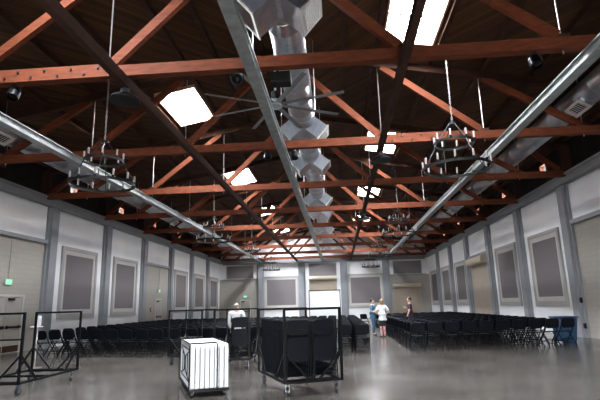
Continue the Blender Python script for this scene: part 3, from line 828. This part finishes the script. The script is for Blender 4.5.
# ------------------------------------------------------------------ carts
def caster_mesh():
    w = MB().lathe([(0.02, -0.02), (0.06, -0.022), (0.065, -0.012), (0.065, 0.012), (0.06, 0.022), (0.02, 0.02)], (0, 0, 0.065), 16, 'x').mesh('wheel', M['rubber'], True)
    h = MB().lathe([(0.03, -0.026), (0.03, 0.026)], (0, 0, 0.065), 12, 'x').mesh('wheel_hub', M['caster'], True)
    f = MB().box(-0.032, -0.027, -0.03, 0.03, 0.05, 0.19).box(0.027, 0.032, -0.03, 0.03, 0.05, 0.19).box(-0.05, 0.05, -0.05, 0.05, 0.19, 0.2).mesh('fork', M['caster'])
    return w, h, f
CW = caster_mesh()
def caster(t, x, y, rz=0.0):
    w = link('wheel', CW[0], t, (x, y, 0), (0, 0, rz)); link('wheel_hub', CW[1], w); link('fork', CW[2], w)
def make_cart(label, loc, rz, W=1.0, L=2.0, H=1.47, mid=False, base_z=0.22, bars=False):
    """local origin at the near left corner on the floor; x across, y along"""
    t = thing('chair_cart', label, 'cart', loc, rz, 'black steel chair carts')
    s = 0.04
    b = MB()
    for x in (0, W): b.bar((x, 0, base_z), (x, L, base_z), s, s)
    for y in (0.15, L * 0.5, L - 0.15): b.bar((s/2, y, base_z), (W - s/2, y, base_z), s, s)
    build(b, 'base', M['black'], t)
    for y in (0, L):
        f = MB().bar((0, y, base_z - s/2), (0, y, H), s, s, (0, 1, 0)).bar((W, y, base_z - s/2), (W, y, H), s, s, (0, 1, 0)).bar((s/2, y, H - s/2), (W - s/2, y, H - s/2), s, s).bar((s/2, y, base_z), (W - s/2, y, base_z), s, s)
        if mid: f.bar((W/2, y, base_z), (W/2, y, H - 0.4), s*0.7, s*0.7, (0, 1, 0)).bar((s/2, y, 1.07), (W - s/2, y, 1.07), s*0.6, s*0.6)
        if bars and y == 0: f.bar((s/2, y, 1.0), (W - s/2, y, 1.0), s*0.7, s*0.7)
        build(f, 'end_frame', M['black'], t)
        dy = 0.55 if y == 0 else -0.55
        for x in (0, W):
            build(MB().bar((x, y, 0.72), (x, y + dy, base_z), s*0.8, s*0.8), 'brace', M['black'], t)
            build(MB().bar((x, y, 0.72), (W/2 + (-0.08 if x == 0 else 0.08), y, base_z), s*0.8, s*0.8), 'brace', M['black'], t)
    for x in (0.07, W - 0.07):
        for y in (0.12, L - 0.12): caster(t, x, y, random.uniform(-0.6, 0.6))
    return t
a6 = math.radians(0.5)
make_cart('empty black chair cart at the left edge', (-7.0, 8.80, 0), a6, 1.07, 2.05, 1.5, bars=True)
ac = math.radians(23)
CCX, CCY = -0.95, 8.42
make_cart('black chair cart in the middle packed with folded chairs', (CCX, CCY, 0), ac, 1.04, 1.85, 1.45, mid=True)
am = math.radians(3)
MCX, MCY = -3.13, 12.1
make_cart('black chair cart behind the white tables holding a few folded chairs', (MCX, MCY, 0), am, 0.88, 1.8, 1.45)
make_cart('empty black chair cart farther left behind the white tables', (-4.72, 13.3, 0), am, 0.92, 1.8, 1.45)

# folded chairs
def folded_bits():
    b = {}
    b['backrest'] = MB().rounded(0.43, 0.25, 0.02, 0.09, (0, 0, 0.87), bow=0.02)
    b['seat'] = MB().rounded(0.39, 0.40, 0.024, 0.06, (0, 0.004, 0.50))
    for s in (-1, 1):
        b['front_leg', s] = MB().tube([(s*0.222, 0, 0.0), (s*0.222, 0, 0.3), (s*0.215, 0, 0.7), (s*0.2, 0, 0.97)], 0.0115, 6)
        b['rear_leg', s] = MB().tube([(s*0.19, 0.012, 0.04), (s*0.19, 0.012, 0.52)], 0.010, 6)
    b['stretcher'] = MB().tube([(-0.222, 0, 0.12), (0.222, 0, 0.12)], 0.008, 6).tube([(-0.19, 0.012, 0.06), (0.19, 0.012, 0.06)], 0.008, 6).tube([(-0.19, 0.012, 0.2), (0.19, 0.012, 0.2)], 0.008, 6)
    return b
fb = folded_bits()
def make_folded():
    t = thing('folded_chair', '', 'chair', (0, 0, 0))
    for k, m in fb.items():
        nm = k if isinstance(k, str) else 'leg'
        build(m, nm, CM if nm in ('seat', 'backrest') else CF, t, smooth=True)
    return t
folded0 = make_folded()
mb = MB()
for ch in folded0.children: mb.bm.from_mesh(ch.data)
folded_one = mb.mesh('folded_chair', CM, True)
NF = 20; first_f = True
for col in range(2):
    for k in range(NF):
        lx, ly = 0.02 + 0.25 + col * 0.5, 0.09 + k * (1.67 / (NF - 1))
        x = CCX + lx * math.cos(ac) - ly * math.sin(ac); y = CCY + lx * math.sin(ac) + ly * math.cos(ac)
        nm = ('left', 'right')[col]
        lab = f'folded black chair, {ORD[k]} from the near end of the packed cart, {nm} stack'
        if k < 2: o = folded0 if first_f else copy_tree(folded0); first_f = False
        else: o = link('folded_chair', folded_one)
        o.location = (x, y, 0.242); o.rotation_euler = (0, 0, ac)
        tag(o, lab, 'chair', 'folded chairs packed on the middle cart')
for k, (lx, ly) in enumerate([(0.63, 0.09 + 0.1 * q) for q in range(5)]):
    o = copy_tree(folded0)
    o.location = (MCX + lx * math.cos(am) - ly * math.sin(am), MCY + lx * math.sin(am) + ly * math.cos(am), 0.242); o.rotation_euler = (0, 0, am)
    tag(o, f'folded black chair standing on the cart behind the tables, {ORD[k]} from its near end', 'chair', 'folded chairs on the cart behind the tables')

# ------------------------------------------------------------------ table cart and white folding tables
at_ = math.radians(23.5)
TX, TY = -2.60, 8.46
t = thing('table_cart', 'low black table cart carrying white folding tables on edge', 'cart', (TX, TY, 0), at_)
W_, L_ = 0.66, 1.83
b = MB()
for x in (0.0, W_): b.bar((x, 0.0, 0.10), (x, L_ + 0.04, 0.10), 0.035, 0.04)
for y in (0.0, L_ / 2, L_ + 0.04): b.bar((0.018, y, 0.10), (W_ - 0.018, y, 0.10), 0.035, 0.04)
build(b, 'base', M['black'], t)
for y in (-0.03, L_ + 0.05):
    build(MB().tube([(-0.02, y, 0.1), (-0.02, y, 0.86), (0.0, y, 0.89), (0.44, y, 0.89), (0.46, y, 0.86), (0.46, y, 0.1)], 0.012, 8), 'end_hoop', M['black'], t, smooth=True)
build(MB().tube([(-0.02, -0.03, 0.89), (-0.02, L_ + 0.05, 0.89)], 0.012, 8), 'side_rail', M['black'], t, smooth=True)
W2 = [MB().lathe([(0.012, -0.015), (0.036, -0.016), (0.038, 0.0), (0.036, 0.016), (0.012, 0.015)], (0, 0, 0.038), 14, 'x').mesh('wheel', M['rubber'], True), MB().box(-0.025, 0.025, -0.03, 0.03, 0.072, 0.08).box(-0.024, -0.019, -0.02, 0.02, 0.03, 0.075).box(0.019, 0.024, -0.02, 0.02, 0.03, 0.075).mesh('fork', M['caster'])]
for x in (0.05, W_ - 0.05):
    for y in (0.08, L_ - 0.05):
        w = link('wheel', W2[0], t, (x, y, 0)); link('fork', W2[1], w)
def make_table():
    """table on its long edge; local x = thickness (underside at -x), y = length, z = width"""
    t = thing('folding_table', '', 'table', (0, 0, 0))
    H = 0.74
    m = MB().rounded(L_, H, 0.064, 0.05, (0, 0, 0)).xf(Matrix.Translation((0.050, L_ / 2, H / 2)) @ Matrix.Rotation(math.radians(90), 4, 'Z'))
    build(m, 'tabletop', M['plastic_w'], t, smooth=True)
    a = MB()
    for z in (0.10, H - 0.10): a.bar((0.026, 0.12, z), (0.026, L_ - 0.12, z), 0.02, 0.03)
    build(a, 'apron_rail', M['black'], t)
    for y0, d in ((0.2, 1), (L_ - 0.2, -1)):
        lg = MB().tube([(0.012, y0, 0.14), (0.012, y0 + d*0.12, 0.13), (0.012, y0 + d*0.62, 0.24), (0.012, y0 + d*0.66, 0.37), (0.012, y0 + d*0.62, H - 0.24), (0.012, y0 + d*0.12, H - 0.13), (0.012, y0, H - 0.14)], 0.0115, 8)
        lg.tube([(0.012, y0 + d*0.3, 0.17), (0.012, y0 + d*0.3, H - 0.17)], 0.009, 8)
        build(lg, 'leg', M['black'], t, smooth=True)
    return t
tb0 = make_table()
for k in range(8):
    o = tb0 if k == 0 else copy_tree(tb0)
    lx = -0.01 + k * 0.083
    ly = 0.0 if k < 6 else -0.03
    o.location = (TX + lx * math.cos(at_) - ly * math.sin(at_), TY + lx * math.sin(at_) + ly * math.cos(at_), 0.121); o.rotation_euler = (0, 0, at_)
    tag(o, f'white folding table standing on edge on the cart, {ORD[k]} from the left', 'table', 'white folding tables on the cart')

# ------------------------------------------------------------------ whiteboard, bin, sanitiser stand, switches
t = thing('whiteboard', 'large white board on a stand in front of the back wall', 'board', (-1.13, 40.0, 0))
build(MB().box(-1.24, 1.24, -0.02, 0.02, 0.3, 2.58), 'board_face', M['board'], t)
build(MB().box(-1.30, -1.24, -0.035, 0.035, 0.24, 2.66).box(1.24, 1.30, -0.035, 0.035, 0.24, 2.66).box(-1.24, 1.24, -0.035, 0.035, 2.58, 2.66).box(-1.24, 1.24, -0.035, 0.035, 0.24, 0.3), 'board_frame', M['iron'], t)
for x in (-1.1, 1.1):
    build(MB().bar((x, 0.06, 0.03), (x, 0.06, 2.0), 0.05, 0.05, (0, 1, 0)).bar((x, -0.45, 0.03), (x, 0.45, 0.03), 0.06, 0.06), 'stand_leg', M['iron'], t)
t = thing('wheeled_bin', 'blue wheeled bin beside the right wall, past the last chair', 'bin', (7.68, 17.5, 0), math.radians(6))
mb = MB()
mb.hexa([(-0.24, -0.25, 0.06), (0.24, -0.25, 0.06), (0.24, 0.25, 0.06), (-0.24, 0.25, 0.06), (-0.31, -0.33, 0.84), (0.31, -0.33, 0.84), (0.31, 0.33, 0.84), (-0.31, 0.33, 0.84)])
build(mb, 'bin_body', M['blue_bin'], t, bevel=0.025, smooth=True)
build(MB().box(-0.34, 0.34, -0.37, 0.35, 0.842, 0.885), 'lid', M['blue_bin'], t, bevel=0.015, smooth=True)
build(MB().tube([(-0.25, 0.35, 0.80), (-0.25, 0.42, 0.86), (0.25, 0.42, 0.86), (0.25, 0.35, 0.80)], 0.014, 8), 'handle', M['blue_bin'], t, smooth=True)
for x in (-0.25, 0.25): build(MB().lathe([(0.03, -0.025), (0.1, -0.025), (0.1, 0.025), (0.03, 0.025)], (x, 0.24, 0.1), 16, 'x'), 'wheel', M['rubber'], t, smooth=True)
build(MB().box(-0.22, 0.22, -0.24, -0.15, 0, 0.07), 'foot', M['blue_bin'], t)
t = thing('sanitiser_stand', 'white sanitiser dispenser on a slim steel stand behind the left cart', 'dispenser', (-8.40, 13.1, 0))
build(MB().lathe([(0.19, 0.0), (0.19, 0.015), (0.03, 0.03)], n=24), 'base_plate', M['steel'], t, smooth=True)
build(MB().tube([(0, 0, 0.02), (0, 0, 1.12)], 0.02, 10), 'pole', M['steel'], t, smooth=True)
build(MB().box(-0.07, 0.07, -0.06, 0.06, 1.12, 1.40), 'dispenser_box', M['plastic_w'], t, bevel=0.02, smooth=True)
build(MB().box(-0.13, 0.13, -0.16, 0.04, 1.085, 1.115), 'drip_tray', M['plastic_w'], t, bevel=0.006)
for x, y, z, l in ((XR - 0.1, 19.5, 1.40, 'black switch box on the nearest right pilaster, upper one'), (XR - 0.1, 19.5, 0.44, 'black outlet box on the nearest right pilaster, lower one')):
    t = thing('switch_box', l, 'switch', (x, 19.48, z))
    build(MB().box(-0.06, 0.0, -0.07, 0.07, -0.1, 0.1), 'box_body', M['iron'], t, bevel=0.008)
    build(MB().box(-0.066, -0.0605, -0.03, 0.03, -0.05, 0.05), 'cover', M['black'], t)
t = thing('fire_alarm', 'small red fire alarm on the left wall beside the far exit door', 'alarm', (XL, 31.55, 1.45), math.radians(90))
build(MB().box(-0.09, 0.09, -0.07, 0, -0.13, 0.13), 'alarm_body', M['red'], t, bevel=0.01)
build(MB().box(-0.05, 0.05, -0.085, -0.0705, -0.03, 0.02), 'pull_handle', M['plastic_w'], t)

# ------------------------------------------------------------------ people
def skin_mesh(name, nodes, edges, root, m, sub=2, parent=None):
    keys = list(nodes); idx = {k: i for i, k in enumerate(keys)}
    me = bpy.data.meshes.new(name + '_cage'); me.from_pydata([nodes[k][0] for k in keys], [(idx[a], idx[b]) for a, b in edges], [])
    o = bpy.data.objects.new(name + '_cage', me); COL.objects.link(o)
    md = o.modifiers.new('s', 'SKIN'); sv = me.skin_vertices
    if not sv: me.skin_vertices
    for k in keys:
        r = nodes[k][1]; r = r if isinstance(r, tuple) else (r, r)
        me.skin_vertices[0].data[idx[k]].radius = r
        me.skin_vertices[0].data[idx[k]].use_root = (k == root)
    md.use_smooth_shade = True
    ss = o.modifiers.new('u', 'SUBSURF'); ss.levels = sub; ss.render_levels = sub
    dg = bpy.context.evaluated_depsgraph_get(); dg.update()
    ev = o.evaluated_get(dg); nm = bpy.data.meshes.new_from_object(ev)
    nm.name = name; nm.materials.clear(); nm.materials.append(m)
    bpy.data.objects.remove(o); bpy.data.meshes.remove(me)
    for p in nm.polygons: p.use_smooth = True
    return link(name, nm, parent)

def person(label, loc, rz, H, skin, shirt, trouser, hair, shoe, elbows, hands, female=False, hair_style='short', shorts=False, hip_shift=0.0, legmat=None, sleeve=False):
    """facing local +y; elbows / hands = ((x,y,z) right, (x,y,z) left) as fractions of H"""
    t = thing('person', label, 'person', loc, rz)
    h = H
    def P(x, y, z): return (x * h, y * h, z * h)
    sw = 0.115 if female else 0.128
    hp = 0.052
    n = {
        'pelvis': (P(hip_shift, 0, 0.53), (0.085*h, 0.062*h)), 'waist': (P(hip_shift*0.6, 0, 0.61), (0.070*h, 0.055*h)), 'chest': (P(0, 0, 0.72), (0.086*h, 0.062*h)),
        'collar': (P(0, -0.005, 0.805), (0.062*h, 0.045*h)), 'neck': (P(0, 0.0, 0.845), 0.030*h), 'jaw': (P(0, 0.012, 0.885), (0.036*h, 0.045*h)), 'skull': (P(0, 0.004, 0.94), (0.044*h, 0.054*h)), 'crown': (P(0, 0, 0.972), (0.03*h, 0.036*h)),
        'nose': (P(0, 0.066, 0.912), 0.007*h),
    }
    e = [('pelvis', 'waist'), ('waist', 'chest'), ('chest', 'collar'), ('collar', 'neck'), ('neck', 'jaw'), ('jaw', 'skull'), ('skull', 'crown'), ('skull', 'nose')]
    sl_n, sl_e = {}, []
    for i, s in enumerate((1, -1)):
        k = 'rl'[i]
        n['ear' + k] = (P(s*0.048, 0, 0.918), 0.008*h); e.append(('skull', 'ear' + k))
        sh = V(P(s*sw, 0, 0.79)); el = V(P(*elbows[i])); wr = V(P(*hands[i]))
        n['sh' + k] = (tuple(sh), 0.036*h); n['ua' + k] = (tuple(sh.lerp(el, 0.45)), 0.029*h); n['el' + k] = (tuple(el), 0.024*h)
        n['fa' + k] = (tuple(el.lerp(wr, 0.4)), 0.023*h); n['wr' + k] = (tuple(wr), 0.016*h)
        e += [('collar', 'sh' + k), ('sh' + k, 'ua' + k), ('ua' + k, 'el' + k), ('el' + k, 'fa' + k), ('fa' + k, 'wr' + k)]
        d = (wr - el).normalized(); sd = d.cross(V((0, 1, 0.3))).normalized()
        pm = wr + d * 0.045*h
        n['pa' + k] = (tuple(pm), (0.02*h, 0.012*h)); e.append(('wr' + k, 'pa' + k))
        nrm = sd.cross(d)
        for q, (off, ln) in enumerate(((-0.019, 0.038), (-0.0065, 0.043), (0.0065, 0.041), (0.018, 0.033))):
            b0 = pm + sd * off*h + d*0.012*h
            n[f'f{q}a' + k] = (tuple(b0), 0.0052*h); n[f'f{q}b' + k] = (tuple(b0 + d*ln*0.55*h + nrm*0.004*h), 0.0047*h); n[f'f{q}c' + k] = (tuple(b0 + d*ln*0.9*h + nrm*0.016*h), 0.004*h)
            e += [('pa' + k, f'f{q}a' + k), (f'f{q}a' + k, f'f{q}b' + k), (f'f{q}b' + k, f'f{q}c' + k)]
        tb = wr + d*0.02*h - sd*0.02*h
        n['ta' + k] = (tuple(tb), 0.006*h); n['tb' + k] = (tuple(tb + d*0.022*h - sd*0.014*h), 0.005*h); e += [('wr' + k, 'ta' + k), ('ta' + k, 'tb' + k)]
        n['hip' + k] = (P(s*hp + hip_shift, 0, 0.50), 0.055*h); n['th' + k] = (P(s*hp*1.05, 0.006, 0.40), 0.047*h); n['kn' + k] = (P(s*hp*1.0, 0.012 + (0.02 if s > 0 else 0), 0.275), 0.034*h)
        n['ca' + k] = (P(s*hp*1.0, -0.002 + (0.02 if s > 0 else 0), 0.19), 0.032*h); n['an' + k] = (P(s*hp, -0.01 + (0.02 if s > 0 else -0.01), 0.05), 0.020*h)
        n['ft' + k] = (P(s*hp*1.15, 0.05 + (0.02 if s > 0 else -0.01), 0.02), 0.018*h)
        e += [('pelvis', 'hip' + k), ('hip' + k, 'th' + k), ('th' + k, 'kn' + k), ('kn' + k, 'ca' + k), ('ca' + k, 'an' + k), ('an' + k, 'ft' + k)]
    body = skin_mesh('body', n, e, 'pelvis', skin, 1, t)
    g = lambda k, f: (n[k][0], tuple(c * f for c in n[k][1]) if isinstance(n[k][1], tuple) else n[k][1] * f)
    # shirt
    sn = {k: g(k, 1.16) for k in ('pelvis', 'waist', 'chest', 'collar')}
    sn['hem'] = (P(hip_shift, 0, 0.485), (0.105*h, 0.078*h)); sn['pelvis'] = (n['pelvis'][0], (0.1*h, 0.075*h))
    se = [('hem', 'pelvis'), ('pelvis', 'waist'), ('waist', 'chest'), ('chest', 'collar')]
    for k in 'rl':
        sn['sh' + k] = g('sh' + k, 1.22); sn['ua' + k] = g('ua' + k, 1.35)
        cf = V(n['ua' + k][0]).lerp(V(n['el' + k][0]), 0.55); sn['cf' + k] = (tuple(cf), 0.036*h)
        if sleeve: sn['cf' + k] = g('el' + k, 1.35); sn['fa' + k] = g('fa' + k, 1.35); sn['wr' + k] = g('wr' + k, 1.5); se += [('cf' + k, 'fa' + k), ('fa' + k, 'wr' + k)]
        se += [('collar', 'sh' + k), ('sh' + k, 'ua' + k), ('ua' + k, 'cf' + k)]
    skin_mesh('shirt', sn, se, 'pelvis', shirt, 1, t)
    # trousers / shorts
    tn_ = {'top': (P(hip_shift, 0, 0.545), (0.09*h, 0.068*h)), 'seat': (P(hip_shift, 0, 0.50), (0.094*h, 0.072*h))}
    te = [('top', 'seat')]
    for k in 'rl':
        tn_['hip' + k] = g('hip' + k, 1.12); tn_['th' + k] = g('th' + k, 1.18); tn_['kn' + k] = g('kn' + k, 1.3)
        te += [('seat', 'hip' + k), ('hip' + k, 'th' + k), ('th' + k, 'kn' + k)]
        if not shorts:
            tn_['ca' + k] = g('ca' + k, 1.3); tn_['an' + k] = (n['an' + k][0], 0.033*h); te += [('kn' + k, 'ca' + k), ('ca' + k, 'an' + k)]
    skin_mesh('shorts' if shorts else 'trousers', tn_, te, 'seat', trouser, 1, t)
    if legmat:
        for k in 'rl':
            skin_mesh('stocking', {'a': g('kn' + k, 1.1), 'b': g('ca' + k, 1.15), 'c': g('an' + k, 1.2)}, [('a', 'b'), ('b', 'c')], 'a', legmat, 1, t)
    for k in 'rl':
        a, f = V(n['an' + k][0]), V(n['ft' + k][0])
        skin_mesh('shoe', {'h': ((a.x, a.y - 0.012*h, 0.021*h), 0.021*h), 'm': ((f.x*0.5 + a.x*0.5, (a.y + f.y) / 2, 0.022*h), 0.023*h), 't': ((f.x, f.y + 0.03*h, 0.017*h), 0.017*h)}, [('h', 'm'), ('m', 't')], 'm', shoe, 1, t)
    hd = V(n['skull'][0])
    if hair_style == 'short':
        hb = MB().sph(hd + V((0, -0.012*h, 0.012*h)), 0.056*h, 16, (0.92, 1.02, 0.98))
        for v in list(hb.bm.verts):
            if v.co.y > hd.y + 0.028*h and v.co.z < hd.z + 0.03*h: v.co.y = hd.y + 0.02*h
            if v.co.z < hd.z - 0.03*h: v.co.z = hd.z - 0.03*h
        build(hb, 'hair', hair, t, smooth=True)
    elif hair_style == 'long':
        hb = MB().sph(hd + V((0, -0.014*h, 0.012*h)), 0.059*h, 16, (0.92, 1.02, 0.98))
        for v in list(hb.bm.verts):
            if v.co.y > hd.y + 0.026*h and v.co.z < hd.z + 0.03*h: v.co.y = hd.y + 0.018*h
            if v.co.z < hd.z - 0.01*h: v.co.z -= 0.045*h; v.co.y = min(v.co.y, hd.y + 0.005*h)
        build(hb, 'hair', hair, t, smooth=True)
    else:
        hb = MB()
        for s in (-1, 1): hb.sph(hd + V((s*0.032*h, -0.022*h, -0.012*h)), 0.024*h, 10, (0.8, 1.4, 0.9))
        hb.sph(hd + V((0, -0.04*h, -0.014*h)), 0.026*h, 10, (1.3, 0.7, 0.8))
        build(hb, 'hair', hair, t, smooth=True)
    for s in (-1, 1):
        build(MB().sph(hd + V((s*0.019*h, 0.047*h, -0.018*h)), 0.0065*h, 8), 'eye', M['black_matte'], t, smooth=True)
    build(MB().sph(hd + V((0, 0.05*h, -0.062*h)), 0.014*h, 8, (1, 0.3, 0.25)), 'mouth', LIP, t, smooth=True)
    return t
SK = mat('skin', (0.55, 0.33, 0.24), 0.55, var=0.05, scale=20)
LIP = mat('lips', (0.42, 0.16, 0.13), 0.5, var=0.05, scale=20)
C_BLUE = mat('blue_shirt_cloth', (0.055, 0.15, 0.24), 0.85, var=0.15, scale=14)
C_JEAN = mat('dark_jeans_cloth', (0.03, 0.075, 0.13), 0.85, var=0.2, scale=14)
C_WHITE = mat('white_shirt_cloth', (0.78, 0.78, 0.82), 0.85, var=0.06, scale=14)
C_MAROON = mat('dark_maroon_cloth', (0.045, 0.018, 0.035), 0.85, var=0.2, scale=14)
C_RED = mat('red_pattern_cloth', (0.45, 0.05, 0.06), 0.85, col2=(0.75, 0.65, 0.65), scale=9)
C_DARK = mat('dark_cloth', (0.02, 0.02, 0.025), 0.85, var=0.2, scale=14)
H_DARK = mat('dark_hair', (0.012, 0.009, 0.008), 0.5, var=0.3, scale=40)
H_FAIR = mat('fair_brown_hair', (0.26, 0.17, 0.08), 0.55, var=0.2, scale=40)
H_GREY = mat('grey_hair', (0.35, 0.33, 0.31), 0.6, var=0.15, scale=40)
p1 = person('person in a blue shirt and jeans standing in the aisle with folded arms', (1.62, 23.7, 0), math.radians(-115), 1.70, SK, C_BLUE, C_JEAN, H_DARK, C_DARK,
       ((0.165, 0.03, 0.635), (-0.165, 0.03, 0.635)), ((0.01, 0.125, 0.665), (-0.03, 0.115, 0.645)))
p2 = person('person in a white top and red patterned leggings standing in the aisle', (1.93, 22.2, 0), math.radians(20), 1.66, SK, C_WHITE, C_DARK, H_FAIR, C_DARK,
       ((0.20, -0.03, 0.65), (-0.20, -0.02, 0.65)), ((0.125, 0.08, 0.60), (-0.12, 0.09, 0.62)), True, 'long', True, 0.0, C_RED)
p3 = person('person in a dark maroon T-shirt standing among the right-hand chairs', (3.35, 23.4, 0), math.radians(75), 1.73, SK, C_MAROON, C_DARK, H_DARK, C_DARK,
       ((0.165, 0.0, 0.63), (-0.165, 0.0, 0.63)), ((0.05, 0.115, 0.71), (-0.15, 0.06, 0.52)), True, 'short')
p4 = person('balding person in a white shirt standing behind the carts, back turned', (-3.12, 14.72, 0), math.radians(-8), 1.66, SK, C_WHITE, C_DARK, H_GREY, C_DARK,
       ((0.15, -0.005, 0.63), (-0.15, -0.005, 0.63)), ((0.13, 0.06, 0.52), (-0.13, 0.06, 0.52)), False, 'balding', sleeve=True)
